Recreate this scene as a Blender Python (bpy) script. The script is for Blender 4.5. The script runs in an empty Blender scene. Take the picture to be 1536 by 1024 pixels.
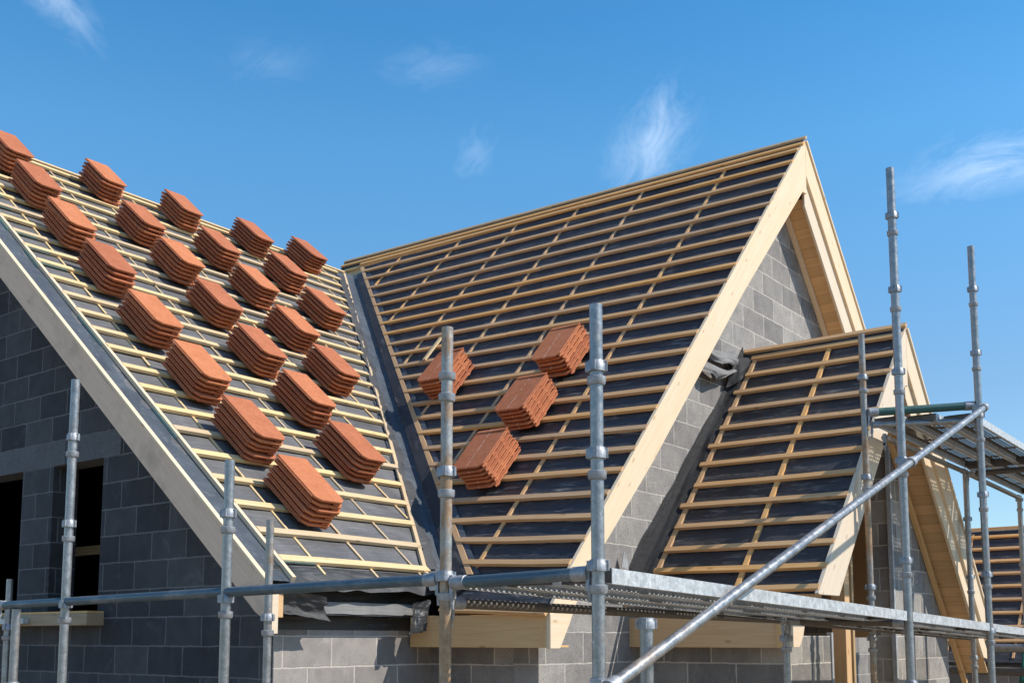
import bpy, bmesh, math, random
from mathutils import Vector, Matrix, noise
random.seed(7)
V = Vector
C = bpy.context.scene.collection
scene = bpy.context.scene
GZ = -2.35                                   # ground level (eye level is z = 0)

# ------------------------------------------------------------------ materials
def nt(name):
    m = bpy.data.materials.new(name); m.use_nodes = True
    t = m.node_tree; b = t.nodes['Principled BSDF']
    return m, t, b
def N(t, kind, **kw):
    n = t.nodes.new(kind)
    for k, v in kw.items():
        if k.startswith('_'): setattr(n, k[1:], v)
        else: n.inputs[k.replace('__', ' ')].default_value = v
    return n
def ramp(t, fac, stops):
    r = t.nodes.new('ShaderNodeValToRGB'); e = r.color_ramp.elements
    while len(e) < len(stops): e.new(.5)
    for i, (p, c) in enumerate(stops):
        e[i].position = p; e[i].color = (*c, 1) if len(c) == 3 else c
    t.links.new(fac, r.inputs[0]); return r.outputs[0]
def mixc(t, fac, a, b, mode='MIX'):
    n = t.nodes.new('ShaderNodeMix'); n.data_type = 'RGBA'; n.blend_type = mode
    for s, v in ((n.inputs[0], fac), (n.inputs[6], a), (n.inputs[7], b)):
        if hasattr(v, 'links'): t.links.new(v, s)
        elif isinstance(v, (int, float)): s.default_value = v
        else: s.default_value = (*v, 1)
    return n.outputs[2]
def mth(t, op, a, b=0.0):
    n = t.nodes.new('ShaderNodeMath'); n.operation = op
    for s, v in ((n.inputs[0], a), (n.inputs[1], b)):
        if hasattr(v, 'links'): t.links.new(v, s)
        else: s.default_value = v
    return n.outputs[0]
def coords(t, scale=(1, 1, 1), rnd=True):
    tc = t.nodes.new('ShaderNodeTexCoord'); mp = t.nodes.new('ShaderNodeMapping')
    mp.inputs['Scale'].default_value = scale
    t.links.new(tc.outputs['Object'], mp.inputs[0])
    if not rnd: return mp.outputs[0]
    oi = t.nodes.new('ShaderNodeObjectInfo'); a = t.nodes.new('ShaderNodeVectorMath'); a.operation = 'ADD'
    m = mth(t, 'MULTIPLY', oi.outputs['Random'], 37.0)
    t.links.new(mp.outputs[0], a.inputs[0]); t.links.new(m, a.inputs[1]); return a.outputs[0]
def noi(t, vec, scale, detail=4, rough=.55, out='Fac', dist=0.0):
    n = N(t, 'ShaderNodeTexNoise', Scale=scale, Detail=detail, Roughness=rough, Distortion=dist)
    t.links.new(vec, n.inputs['Vector']); return n.outputs[out]
def bump(t, b, h, strength, dist=.01, prev=None):
    n = N(t, 'ShaderNodeBump', Strength=strength, Distance=dist)
    t.links.new(h, n.inputs['Height'])
    if prev is not None: t.links.new(prev, n.inputs['Normal'])
    t.links.new(n.outputs[0], b.inputs['Normal']); return n.outputs[0]
def rnd_obj(t):
    return t.nodes.new('ShaderNodeObjectInfo').outputs['Random']

def wood(name, light, dark, knot, vary=.25, stain=None):
    m, t, b = nt(name)
    v = coords(t, (1.1, 22, 22)); g = noi(t, v, 2.0, 5, .6, dist=.6)
    v2 = coords(t, (.9, 5, 5)); g2 = noi(t, v2, 1.3, 3, .5)
    c = ramp(t, g, [(.3, dark), (.62, light)])
    c = mixc(t, mth(t, 'MULTIPLY', g2, .45), c, dark)
    k = N(t, 'ShaderNodeTexVoronoi', Scale=1.0); t.links.new(coords(t, (3.2, 9, 9)), k.inputs['Vector'])
    kf = ramp(t, k.outputs['Distance'], [(.05, (1, 1, 1)), (.13, (0, 0, 0))])
    c = mixc(t, mth(t, 'MULTIPLY', kf, .55), c, knot)
    r = rnd_obj(t)
    br = mth(t, 'ADD', mth(t, 'MULTIPLY', r, vary), 1 - vary * .6)
    hsv = N(t, 'ShaderNodeHueSaturation'); t.links.new(c, hsv.inputs['Color']); t.links.new(br, hsv.inputs['Value'])
    t.links.new(mth(t, 'ADD', mth(t, 'MULTIPLY', r, .25), .85), hsv.inputs['Saturation'])
    c = hsv.outputs[0]
    if stain:
        s = noi(t, coords(t, (1.2, 1.2, 1.2)), 2.2, 5, .65)
        c = mixc(t, ramp(t, s, [(.5, (0, 0, 0)), (.72, (.8, .8, .8))]), c, stain)
    t.links.new(c, b.inputs['Base Color']); b.inputs['Roughness'].default_value = .7
    b.inputs['Specular IOR Level'].default_value = .25
    bump(t, b, g, .25, .004); return m

M = {}
M['batten_pale'] = wood('pale_batten_pine', (.80, .60, .35), (.65, .45, .23), (.24, .11, .03), .35)
M['batten_amber'] = wood('amber_batten_pine', (.80, .49, .24), (.64, .35, .145), (.22, .1, .03), .35)
M['barge'] = wood('planed_bargeboard_pine', (.82, .67, .50), (.76, .58, .38), (.42, .21, .09), .1)
M['barge_grey'] = wood('weathered_bargeboard_pine', (.92, .63, .43), (.80, .53, .35), (.25, .14, .07), .1, (.52, .38, .28))
M['soffit'] = wood('amber_soffit_pine', (.80, .51, .25), (.68, .40, .17), (.25, .12, .04), .2)
M['treated'] = wood('green_tinted_batten_pine', (.40, .52, .42), (.28, .40, .33), (.2, .18, .1), .3)
M['raw'] = wood('sawn_timber', (.55, .40, .24), (.42, .28, .15), (.2, .1, .04), .3, (.33, .27, .2))

def boards(name, src):
    m = M[src].copy(); m.name = name; t = m.node_tree; b = t.nodes['Principled BSDF']
    base = b.inputs['Base Color'].links[0].from_socket
    tc = t.nodes.new('ShaderNodeTexCoord'); sp = t.nodes.new('ShaderNodeSeparateXYZ'); t.links.new(tc.outputs['Object'], sp.inputs[0])
    k = mth(t, 'DIVIDE', sp.outputs[1], .125); fr = mth(t, 'FRACT', k); wn = t.nodes.new('ShaderNodeTexWhiteNoise'); wn.noise_dimensions = '1D'; t.links.new(mth(t, 'FLOOR', k), wn.inputs['W'])
    v = mth(t, 'MULTIPLY', mth(t, 'ADD', mth(t, 'MULTIPLY', wn.outputs['Value'], .2), .9), mth(t, 'SUBTRACT', 1.0, mth(t, 'MULTIPLY', mth(t, 'LESS_THAN', fr, .04), .4)))
    hs = N(t, 'ShaderNodeHueSaturation'); t.links.new(base, hs.inputs['Color']); t.links.new(v, hs.inputs['Value']); t.links.new(hs.outputs[0], b.inputs['Base Color'])
    M[name] = m
boards('soffit_cross_boards', 'soffit')

def block(name, w, h, ox, oz, tone=(.30, .285, .27), hu=1.0, mf=1.75):
    m, t, b = nt(name)
    tc = t.nodes.new('ShaderNodeTexCoord'); sp = t.nodes.new('ShaderNodeSeparateXYZ'); t.links.new(tc.outputs['Object'], sp.inputs[0])
    u = mth(t, 'ADD', mth(t, 'ADD', sp.outputs[0], sp.outputs[1]), 40 * w + ox); v = mth(t, 'ADD', sp.outputs[2], 40 * h - oz)
    wob = noi(t, tc.outputs['Object'], 9, 3)
    wv = mth(t, 'MULTIPLY', mth(t, 'SUBTRACT', wob, .5), .016)
    cb = t.nodes.new('ShaderNodeCombineXYZ'); t.links.new(mth(t, 'ADD', u, wv), cb.inputs[0]); t.links.new(mth(t, 'ADD', v, wv), cb.inputs[1])
    br = N(t, 'ShaderNodeTexBrick', Scale=1.0); br.offset = .5
    br.inputs['Brick Width'].default_value = w; br.inputs['Row Height'].default_value = h
    br.inputs['Mortar Size'].default_value = .0075; br.inputs['Mortar Smooth'].default_value = .25; br.inputs['Bias'].default_value = 0
    a = tone
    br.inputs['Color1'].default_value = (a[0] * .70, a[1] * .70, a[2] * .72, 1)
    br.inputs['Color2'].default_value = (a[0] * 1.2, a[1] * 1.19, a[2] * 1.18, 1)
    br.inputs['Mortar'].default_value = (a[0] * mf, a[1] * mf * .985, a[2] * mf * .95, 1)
    t.links.new(cb.outputs[0], br.inputs['Vector'])
    fine = noi(t, tc.outputs['Object'], 150, 3, .75); mid = noi(t, tc.outputs['Object'], 7, 5, .6); big = noi(t, tc.outputs['Object'], 1.3, 3)
    c = mixc(t, .75, br.outputs['Color'], ramp(t, fine, [(.32, (.35, .35, .35)), (.5, (1, 1, 1)), (.68, (1.35, 1.35, 1.35))]), 'MULTIPLY')
    c = mixc(t, .6, c, ramp(t, mid, [(.3, (.7, .7, .72)), (.7, (1.2, 1.18, 1.15))]), 'MULTIPLY')
    c = mixc(t, .5, c, ramp(t, big, [(.35, (.75, .75, .77)), (.65, (1.12, 1.12, 1.1))]), 'MULTIPLY')
    sm = noi(t, tc.outputs['Object'], 3.2, 6, .7, dist=1.0)
    c = mixc(t, mth(t, 'MULTIPLY', ramp(t, sm, [(.58, (0, 0, 0)), (.70, (1, 1, 1))]), .3), c, (a[0] * mf, a[1] * mf * .985, a[2] * mf * .95))
    # lime bloom streaks
    st = noi(t, coords(t, (5, 5, .9), False), 1.6, 5, .7)
    c = mixc(t, mth(t, 'MULTIPLY', ramp(t, st, [(.6, (0, 0, 0)), (.8, (1, 1, 1))]), .28), c, (a[0] * 1.75, a[1] * 1.75, a[2] * 1.75))
    t.links.new(c, b.inputs['Base Color']); b.inputs['Roughness'].default_value = .93; b.inputs['Specular IOR Level'].default_value = .2
    hgt = mth(t, 'SUBTRACT', 1.0, br.outputs['Fac'])
    p = bump(t, b, hgt, .7, .008); bump(t, b, fine, .55, .005, p); return m
M['block_gable_shaded'] = block('shade_darkened_gable_blockwork', .45, .225, .07, 1.514, (.078, .080, .088), 1.0, 2.2)  # same blocks as the front, darkened to paint in the gable's shade
M['block_front'] = block('front_blockwork', .47, .225, -.08, .015, (.335, .31, .29))
M['block_wing'] = block('wing_blockwork', .52, .25, .1, 3.80, (.31, .295, .28))
M['block_porch'] = block('porch_blockwork', .45, .225, .13, -.205, (.33, .31, .285))

def plain(name, col, rough=.6, metal=0, nscale=30, amp=.35, bs=.2, spec=.4):
    m, t, b = nt(name); v = coords(t); n = noi(t, v, nscale, 5, .6); n2 = noi(t, v, nscale * .12, 4)
    lo = tuple(x * (1 - amp) for x in col); hi = tuple(min(1, x * (1 + amp)) for x in col)
    c = ramp(t, n, [(.3, lo), (.7, hi)]); c = mixc(t, .6, c, ramp(t, n2, [(.3, (1 - amp,) * 3), (.7, (1.15,) * 3)]), 'MULTIPLY')
    t.links.new(c, b.inputs['Base Color']); b.inputs['Roughness'].default_value = rough; b.inputs['Metallic'].default_value = metal
    b.inputs['Specular IOR Level'].default_value = spec
    bump(t, b, n, bs, .004); return m
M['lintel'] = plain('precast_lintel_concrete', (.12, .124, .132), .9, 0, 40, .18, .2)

def tile_mat(name, seam):
    m, t, b = nt(name); v = coords(t, rnd=True); vo = coords(t, rnd=False)
    n = noi(t, v, 160, 3, .7); n2 = noi(t, v, 6, 4, .6); n3 = noi(t, v, 30, 4, .65)
    c = ramp(t, n2, [(.3, (.50, .160, .072)), (.7, (.575, .200, .098))])
    c = mixc(t, .6, c, ramp(t, n, [(.35, (.7, .68, .66)), (.65, (1.16, 1.16, 1.16))]), 'MULTIPLY')
    c = mixc(t, .5, c, ramp(t, n3, [(.35, (.78, .76, .74)), (.6, (1.1, 1.1, 1.1))]), 'MULTIPLY')
    r = rnd_obj(t); hs = N(t, 'ShaderNodeHueSaturation'); t.links.new(c, hs.inputs['Color'])
    t.links.new(mth(t, 'ADD', mth(t, 'MULTIPLY', r, .30), .84), hs.inputs['Value'])
    t.links.new(mth(t, 'ADD', mth(t, 'MULTIPLY', r, .006), .499), hs.inputs['Hue']); c = hs.outputs[0]
    sc = noi(t, v, 9, 6, .75)                         # pale scuffs from handling
    c = mixc(t, mth(t, 'MULTIPLY', ramp(t, sc, [(.61, (0, 0, 0)), (.72, (1, 1, 1))]), .42), c, (.62, .40, .29))
    dk = noi(t, v, 4.5, 6, .7)
    c = mixc(t, mth(t, 'MULTIPLY', ramp(t, dk, [(.60, (0, 0, 0)), (.74, (1, 1, 1))]), .45), c, (.26, .09, .05))
    if seam:
        sp = t.nodes.new('ShaderNodeSeparateXYZ'); t.links.new(vo, sp.inputs[0])
        wv = noi(t, v, 14, 3); u = mth(t, 'ABSOLUTE', mth(t, 'ADD', sp.outputs[0], mth(t, 'MULTIPLY', mth(t, 'SUBTRACT', wv, .5), .02)))
        line = mth(t, 'MULTIPLY', mth(t, 'LESS_THAN', u, .0035), mth(t, 'GREATER_THAN', noi(t, v, 25, 2), .47))
        c = mixc(t, mth(t, 'MULTIPLY', line, .8), c, (.75, .55, .42))
    t.links.new(c, b.inputs['Base Color']); b.inputs['Roughness'].default_value = .82; b.inputs['Specular IOR Level'].default_value = .25
    bump(t, b, n, .3, .003); return m
M['tile'] = tile_mat('terracotta_tile', False); M['tile_seam'] = tile_mat('scuffed_terracotta_tile', True)

def membrane(name, col, rough, axis, spec=.5, crease=.5, dirt_sheen=.45):
    m, t, b = nt(name)
    sc = (1.2, 7, 7) if axis == 'x' else (7, 1.2, 7)
    v = coords(t, sc, False); n = noi(t, v, 1.6, 5, .6, dist=.5); vv = coords(t, rnd=False); n2 = noi(t, vv, 2.2, 5, .62, dist=.8); n3 = noi(t, vv, 70, 2)
    c = ramp(t, n2, [(.3, tuple(x * .75 for x in col)), (.7, tuple(x * 1.3 for x in col))])
    dust_sheen = noi(t, v, 2.5, 6, .7)
    c = mixc(t, mth(t, 'MULTIPLY', ramp(t, dust_sheen, [(.56, (0, 0, 0)), (.76, (1, 1, 1))]), dirt_sheen), c, (.33, .31, .29))  # pale streaks: dust, and on the wing membrane also painted sheen on creases
    t.links.new(c, b.inputs['Base Color']); b.inputs['Specular IOR Level'].default_value = spec
    rr = ramp(t, n2, [(.3, (rough - .1,) * 3), (.7, (rough + .12,) * 3)]); t.links.new(rr, b.inputs['Roughness'])
    p = bump(t, b, n, crease, .03); p = bump(t, b, n2, crease * .8, .02, p); bump(t, b, n3, .15, .002, p); return m
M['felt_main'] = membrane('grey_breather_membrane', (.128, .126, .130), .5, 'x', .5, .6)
M['felt_wing_shaded'] = membrane('shade_darkened_membrane', (.043, .044, .050), .46, 'y', .45, 1.0, .85)  # same membrane as the main slope, its weaker light painted into the colour
M['valley'] = membrane('slate_blue_valley_sheet', (.075, .088, .105), .5, 'y', .4, .5)
M['felt_up'] = membrane('dark_upstand_sheet', (.035, .037, .043), .55, 'x', .3, .25)
M['dpc'] = membrane('black_damp_proof_sheet', (.035, .036, .038), .42, 'x', .5, .6)
M['felt_pale'] = membrane('pale_felt_strip', (.22, .215, .21), .7, 'x', .3, .3)
M['flash'] = membrane('matt_flashing_sheet', (.030, .030, .032), .7, 'x', .2, .35, .10)
M['dust_felt'] = membrane('dusty_grey_felt', (.075, .074, .075), .75, 'x', .3, .7)

def galv(name, col, metal=.55, rough=.42, rust=.5, tint=None):
    m, t, b = nt(name); v = coords(t); vs = coords(t, (3, 3, 1))
    n = noi(t, v, 22, 5, .65); n2 = noi(t, vs, 2.4, 5, .6); sp = noi(t, v, 90, 2)
    c = ramp(t, n, [(.3, tuple(x * .72 for x in col)), (.7, tuple(min(1, x * 1.25) for x in col))])
    c = mixc(t, .5, c, ramp(t, sp, [(.4, (.8, .8, .8)), (.6, (1.15, 1.15, 1.15))]), 'MULTIPLY')
    if tint: c = mixc(t, ramp(t, n2, [(.38, (0, 0, 0)), (.5, (.9, .9, .9))]), c, tint)
    rf = ramp(t, noi(t, vs, 1.9, 6, .72), [(.60 - .09 * rust, (0, 0, 0)), (.74 - .06 * rust, (1, 1, 1))])
    rf = mth(t, 'MINIMUM', mth(t, 'MULTIPLY', rf, rust * .8), .9)
    c = mixc(t, rf, c, ramp(t, n, [(.3, (.25, .12, .05)), (.7, (.46, .29, .14))]))
    spk = mth(t, 'MULTIPLY', ramp(t, noi(t, v, 45, 3, .7), [(.67, (0, 0, 0)), (.72, (1, 1, 1))]), .6)
    c = mixc(t, spk, c, (.62, .6, .57))              # cement splashes
    t.links.new(c, b.inputs['Base Color'])
    t.links.new(mth(t, 'MULTIPLY', mth(t, 'SUBTRACT', 1.0, rf), metal), b.inputs['Metallic'])
    t.links.new(ramp(t, n, [(.3, (rough - .08,) * 3), (.7, (rough + .15,) * 3)]), b.inputs['Roughness'])
    bump(t, b, n, .2, .003); return m
M['tube'] = galv('galvanised_tube', (.34, .34, .34), .72, .38, .6)
M['tube_rust'] = galv('rust_streaked_tube', (.36, .35, .33), .6, .42, 1.7)
M['tube_orange'] = galv('heavily_rusted_tube', (.40, .39, .37), .6, .42, 1.95)
M['tube_stain'] = galv('stained_tube', (.35, .345, .335), .65, .4, 1.05)
M['cup'] = galv('cast_coupler_steel', (.36, .37, .39), .5, .5, .25)
M['blue'] = galv('blue_painted_tube', (.17, .20, .225), .35, .42, .2, (.07, .115, .15))
M['green'] = galv('green_painted_tube', (.04, .12, .105), .15, .5, .3, (.03, .10, .10))
M['deck'] = galv('galvanised_plank_steel', (.58, .59, .59), .35, .5, .3)
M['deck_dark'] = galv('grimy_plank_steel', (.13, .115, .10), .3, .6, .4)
M['net'] = plain('green_debris_net', (.015, .13, .11), .8, 0, 120, .3, .1)
M['soil'] = plain('trampled_site_soil', (.30, .23, .15), .95, 0, 3, .35, .6)
M['room'] = plain('bare_room_screed', (.06, .055, .05), .95, 0, 6, .3, .1)
M['panel'] = plain('pale_board', (.36, .37, .38), .8, 0, 9, .2, .05)

# ------------------------------------------------------------------ builders
class MB:
    def __init__(s): s.v = []; s.f = []
    def add(s, vs, fs):
        o = len(s.v); s.v += [V(p) for p in vs]; s.f += [tuple(i + o for i in f) for f in fs]; return s
    def box(s, lo, hi):
        x0, y0, z0 = lo; x1, y1, z1 = hi
        return s.add([(x0,y0,z0),(x1,y0,z0),(x1,y1,z0),(x0,y1,z0),(x0,y0,z1),(x1,y0,z1),(x1,y1,z1),(x0,y1,z1)],
                     [(0,3,2,1),(4,5,6,7),(0,1,5,4),(1,2,6,5),(2,3,7,6),(3,0,4,7)])
    def prism(s, poly, vec):
        n = len(poly); p = [V(q) for q in poly]; vec = V(vec)
        nrm = sum(((p[i] - p[0]).cross(p[(i + 1) % n] - p[0]) for i in range(n)), V((0, 0, 0)))
        if nrm.dot(vec) > 0: p.reverse()
        return s.add(p + [q + vec for q in p], [tuple(range(n)), tuple(range(2 * n - 1, n - 1, -1))] +
                     [(i + n, (i + 1) % n + n, (i + 1) % n, i) for i in range(n)])
    def lathe(s, base, axis, prof, n=20, cap=True):
        axis = V(axis).normalized(); a = axis.orthogonal().normalized(); b = axis.cross(a); base = V(base); vs = []
        for (h, r) in prof:
            for k in range(n):
                t = 2 * math.pi * k / n; vs.append(base + axis * h + a * (r * math.cos(t)) + b * (r * math.sin(t)))
        fs = [(j*n+k, j*n+(k+1)%n, (j+1)*n+(k+1)%n, (j+1)*n+k) for j in range(len(prof)-1) for k in range(n)]
        if cap: fs += [tuple(range(n-1, -1, -1)), tuple(range((len(prof)-1)*n, len(prof)*n))]
        return s.add(vs, fs)
    def pipe(s, p0, p1, r, n=20, wall=.004):          # a hollow tube with open ends
        p0, p1 = V(p0), V(p1); L = (p1 - p0).length
        return s.lathe(p0, p1 - p0, [(.06, r - wall), (0, r - wall), (0, r), (L, r), (L, r - wall), (L - .06, r - wall)], n, True)
    def grid(s, fn, nu, nv):
        return s.add([fn(i / nu, j / nv) for j in range(nv + 1) for i in range(nu + 1)],
                     [(j*(nu+1)+i, j*(nu+1)+i+1, (j+1)*(nu+1)+i+1, (j+1)*(nu+1)+i) for j in range(nv) for i in range(nu)])
W = {}
def frame(o, x, up):
    x = V(x).normalized(); up = V(up); z = (up - x * up.dot(x)).normalized(); y = z.cross(x)
    m = Matrix((x, y, z)).transposed().to_4x4(); m.translation = V(o); return m
def place(o, parent, mat):
    W[o.name] = mat
    if parent:
        o.parent = parent; o.matrix_parent_inverse = W[parent.name].inverted()
    o.matrix_basis = mat
def build(name, mb, mat, parent=None, fr=None, smooth=False, bevel=0):
    me = bpy.data.meshes.new(name); fr = fr or Matrix.Identity(4); inv = fr.inverted()
    me.from_pydata([inv @ p for p in mb.v], [], mb.f); me.materials.append(M[mat]); me.update()
    if smooth:
        me.polygons.foreach_set('use_smooth', [True] * len(me.polygons)); me.set_sharp_from_angle(angle=math.radians(40))
    o = bpy.data.objects.new(name, me); C.objects.link(o); place(o, parent, fr)
    if bevel:
        b = o.modifiers.new('bevel', 'BEVEL'); b.width = bevel; b.segments = 2; b.limit_method = 'ANGLE'; b.angle_limit = math.radians(35)
    return o
def thing(name, loc, label, cat, group=None):
    o = bpy.data.objects.new(name, None); C.objects.link(o); o.empty_display_size = .1
    place(o, None, Matrix.Translation(V(loc))); return tag(o, label, cat, group)
def tag(o, label=None, cat=None, group=None, kind=None):
    if cat and not kind: kind = 'thing'
    for k, v in (('label', label), ('category', cat), ('group', group), ('kind', kind)):
        if v: o[k] = v
    return o
def beam(name, p0, p1, w, h, up, mat, parent=None, ch=.003, bow=.0, seg=6):
    """a sawn timber: w across, h along up, length along local x, slightly bowed"""
    p0, p1 = V(p0), V(p1); fr = frame(p0, p1 - p0, up); L = (p1 - p0).length
    W2, H2 = w / 2, h / 2
    sec = [(-W2 + ch, -H2), (W2 - ch, -H2), (W2, -H2 + ch), (W2, H2 - ch), (W2 - ch, H2), (-W2 + ch, H2), (-W2, H2 - ch), (-W2, -H2 + ch)]
    a, b2, ph = random.uniform(-bow, bow), random.uniform(-bow, bow) * .5, random.uniform(0, 3)
    mb = MB(); vs = []
    for i in range(seg + 1):
        t = i / seg; dy = a * math.sin(math.pi * t * 1.5 + ph) ; dz = b2 * math.sin(math.pi * t * 2 + ph)
        vs += [(L * t, y + dy, z + dz) for y, z in sec]
    n = 8
    mb.add(vs, [(i*n+k, i*n+(k+1)%n, (i+1)*n+(k+1)%n, (i+1)*n+k) for i in range(seg) for k in range(n)] + [tuple(range(n-1, -1, -1)), tuple(range(seg*n, seg*n+n))])
    me = bpy.data.meshes.new(name); me.from_pydata(mb.v, [], [tuple(reversed(f)) for f in mb.f] if False else mb.f); me.materials.append(M[mat]); me.update()
    o = bpy.data.objects.new(name, me); C.objects.link(o); place(o, parent, fr); return o

# ------------------------------------------------------------------ geometry of the house
YR, ZR, T1 = 5.976, 5.634, .8347                       # main ridge and pitch
XR, YG, ZW, T2, K1, K2 = 6.474, -1.403, 5.715, 1.0719, .0413, .0417   # wing ridge, verge, pitch
XP, YP, ZP, T3, K3 = 5.385, -2.789, 2.997, 1.103, .0044             # porch ridge, verge, pitch
YW, YPW = -1.083, -2.45                                # wing gable wall and porch wall faces
zm = lambda y: ZR - T1 * (YR - y)
xr = lambda y: XR + K1 * (y - YG)
zw = lambda x, y: ZW + K2 * (y - YG) - T2 * abs(x - xr(y))
zp = lambda x, y: ZP + K3 * (y - YP) - T3 * abs(x - XP)
def valley_x(y):
    x = 2.0
    for _ in range(40): x = xr(y) - (ZW + K2 * (y - YG) - zm(y)) / T2
    return x
n1 = V((0, -T1, 1)).normalized(); d1 = V((0, -1, -T1)).normalized()
n2 = V((-T2, 0, 1)).normalized(); d2 = V((-1, 0, -T2)).normalized(); r2 = V((K1, 1, K2)).normalized(); n2 = r2.cross(d2).normalized(); n2 = n2 if n2.z > 0 else -n2
n3 = V((-T3, 0, 1)).normalized(); d3 = V((-1, 0, -T3)).normalized()
Pm = lambda x, y, o=0: V((x, y, zm(y))) + n1 * o
Pw = lambda x, y, o=0: V((x, y, zw(x, y))) + n2 * o
Pp = lambda x, y, o=0: V((x, y, zp(x, y))) + n3 * o
house = thing('unfinished_house', (0, 0, GZ), 'half built block house with battened felt roofs, bargeboards and open window holes', 'house')
H = house

# --- walls
def wall_with_holes(mb, ys, zs, holes, top, x0, x1):
    """wall in the y-z plane between x0 and x1; ys are cut lines, holes = (y0,y1,z0,z1); top(y) gives the head"""
    for a, b in zip(ys[:-1], ys[1:]):
        hs = [h for h in holes if h[0] <= a + 1e-6 and h[1] >= b - 1e-6]
        segs = [(GZ, None)] if not hs else [(GZ, hs[0][2]), (hs[0][3], None)]
        for z0, z1 in segs:
            ta, tb = (top(a), top(b)) if z1 is None else (z1, z1)
            mb.prism([(x0, a, z0), (x0, b, z0), (x0, b, tb), (x0, a, ta)], (x1 - x0, 0, 0))
wt = lambda y: min(zm(y), zm(2 * YR - y)) - .24
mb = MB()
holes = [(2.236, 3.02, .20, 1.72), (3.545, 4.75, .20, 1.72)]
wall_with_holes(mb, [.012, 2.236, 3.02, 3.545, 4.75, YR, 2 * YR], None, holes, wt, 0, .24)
build('wall', mb, 'block_gable_shaded', H)
lt = MB(); lt.box((-.003, 1.99, 1.514), (.235, 2.83, 1.735)); lt.box((-.004, 2.842, 1.514), (.236, 4.95, 1.735))
build('lintel', lt, 'lintel', H, bevel=.004)
mb = MB(); mb.box((.241, 0, GZ), (2.2, .24, .16)); mb.box((.0, 0, GZ), (.2409, .0118, .16)); build('wall', mb, 'block_front', H)  # thin slip keeps the shade-darkened gable tone off the front corner
# wing: left wall, gable wall (a true gable above the eaves)
XWL = 1.672
mb = MB(); mb.box((XWL, YW + .241, GZ), (XWL + .24, .0, .02)); build('wall', mb, 'block_front', H)
mb = MB(); yy = YW
zi = lambda x: zw(x, yy) - .16
pts = [(XWL, yy, GZ), (11.3, yy, GZ), (11.3, yy, zi(11.3)), (xr(yy), yy, zi(xr(yy))), (XWL, yy, zi(XWL))]
mb.prism(pts, (0, .24, 0)); build('wall', mb, 'block_wing', H)
# back walls that close the house
mb = MB(); mb.box((11.06, YW + .241, GZ), (11.3, 2 * YR, .5)); mb.box((.241, 2 * YR - .24, GZ), (11.059, 2 * YR, .5)); build('wall', mb, 'block_front', H)
mb = MB(); mb.box((.25, .25, -.55), (11, 11.6, -.40)); build('floor_slab', mb, 'room', H)
# porch: left wall, front pier, right-hand gable piece
XPL = 3.2
mb = MB(); mb.box((XPL, YPW + .241, GZ), (XPL + .24, YW - .002, .0)); build('wall', mb, 'block_porch', H)
mb = MB(); mb.prism([(XPL, YPW, GZ), (4.06, YPW, GZ), (4.06, YPW, .02), (XPL, YPW, .02)], (0, .24, 0)); build('wall', mb, 'block_porch', H)
yy = YPW; q = lambda x: zp(x, yy) - .17
mb = MB(); mb.prism([(5.78, YPW, GZ), (7.50, YPW, GZ), (7.50, YPW, q(7.50)), (5.78, YPW, q(5.78))], (0, .26, 0)); build('wall', mb, 'block_porch', H)
# white cavity closers at the two porch jambs
mb = MB(); mb.box((5.735, YPW - .012, GZ), (5.778, YPW + .03, 2.2)); tag(build('cavity_closer', mb, 'panel', H), 'pale strip up the edge of the right jamb')
mb = MB(); mb.box((4.062, YPW - .012, GZ), (4.10, YPW + .03, .05)); build('cavity_closer', mb, 'panel', H)
# timbers in the porch opening
beam('timber_post', (4.72, -2.30, GZ), (4.72, -2.30, zp(4.72, -2.3) - .16), .12, .13, (0, 1, 0), 'soffit', H)
beam('timber_post', (5.26, -2.18, GZ), (5.26, -2.18, zp(5.26, -2.18) - .2), .05, .08, (0, 1, 0), 'raw', H)
for zz in (-.02, -.17): beam('timber_rail', (4.12, -2.16, zz), (5.20, -2.16, zz), .04, .045, (0, 0, 1), 'soffit', H)

# --- main roof
def lay(a, b, w, h, n, mat, parent, ax):
    """one course of batten, now and then butted from two lengths over a counter batten"""
    L = (b - a).length
    if L > 3.5 and random.random() < .6:
        t = random.uniform(.3, .7); m = a.lerp(b, t); g = (b - a).normalized() * .002; k = n.cross(ax).normalized() * random.uniform(-.007, .007)
        beam('tiling_batten', a, m - g, w, h, n, mat, parent, .002, .004, 6); beam('tiling_batten', m + g + k, b + k, w, h * .97, n, mat, parent, .002, .004, 6)
    else: beam('tiling_batten', a, b, w, h, n, mat, parent, .002, .005, 8)
def sag(u): return -.006 * math.sin(math.pi * ((u / .54) % 1.0))
def fm(i, j):
    y = -.19 + (YR + .19) * j; xv = valley_x(y) if y > -.2 else 1.5
    x = -.29 + (xv + .29) * i
    return Pm(x, y, -.037 + .6 * sag(x - .3) + .006 * noise.noise(V((x * 1.1, y * 4.5, 3))) + .004 * noise.noise(V((x * 6, y * 9, 1))))
mb = MB(); mb.grid(fm, 110, 150); roof_m = build('roof', mb, 'felt_main', H, smooth=True); tag(roof_m, 'grey membrane slope facing front, under pale battens')
mb = MB()                                             # rafters and deck under the membrane, back slope
mb.prism([Pm(-.275, -.17, -.066), Pm(1.55, -.17, -.066), Pm(valley_x(YR) - .05, YR, -.066), Pm(-.275, YR, -.066)], -n1 * .12)
nb = V((0, T1, 1)).normalized()
mb.prism([V((-.3, YR, ZR - .03)), V((11.3, YR, ZR - .03)), V((11.3, 2 * YR + .2, zm(-.2))), V((-.3, 2 * YR + .2, zm(-.2)))], -nb * .15)
build('roof_deck', mb, 'dpc', H)
ys = [-.095 + .2593 * k for k in range(6)] + [1.2016 + .2457 * k for k in range(1, 20)]
ys = [y for y in ys if y < YR - .05]
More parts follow.
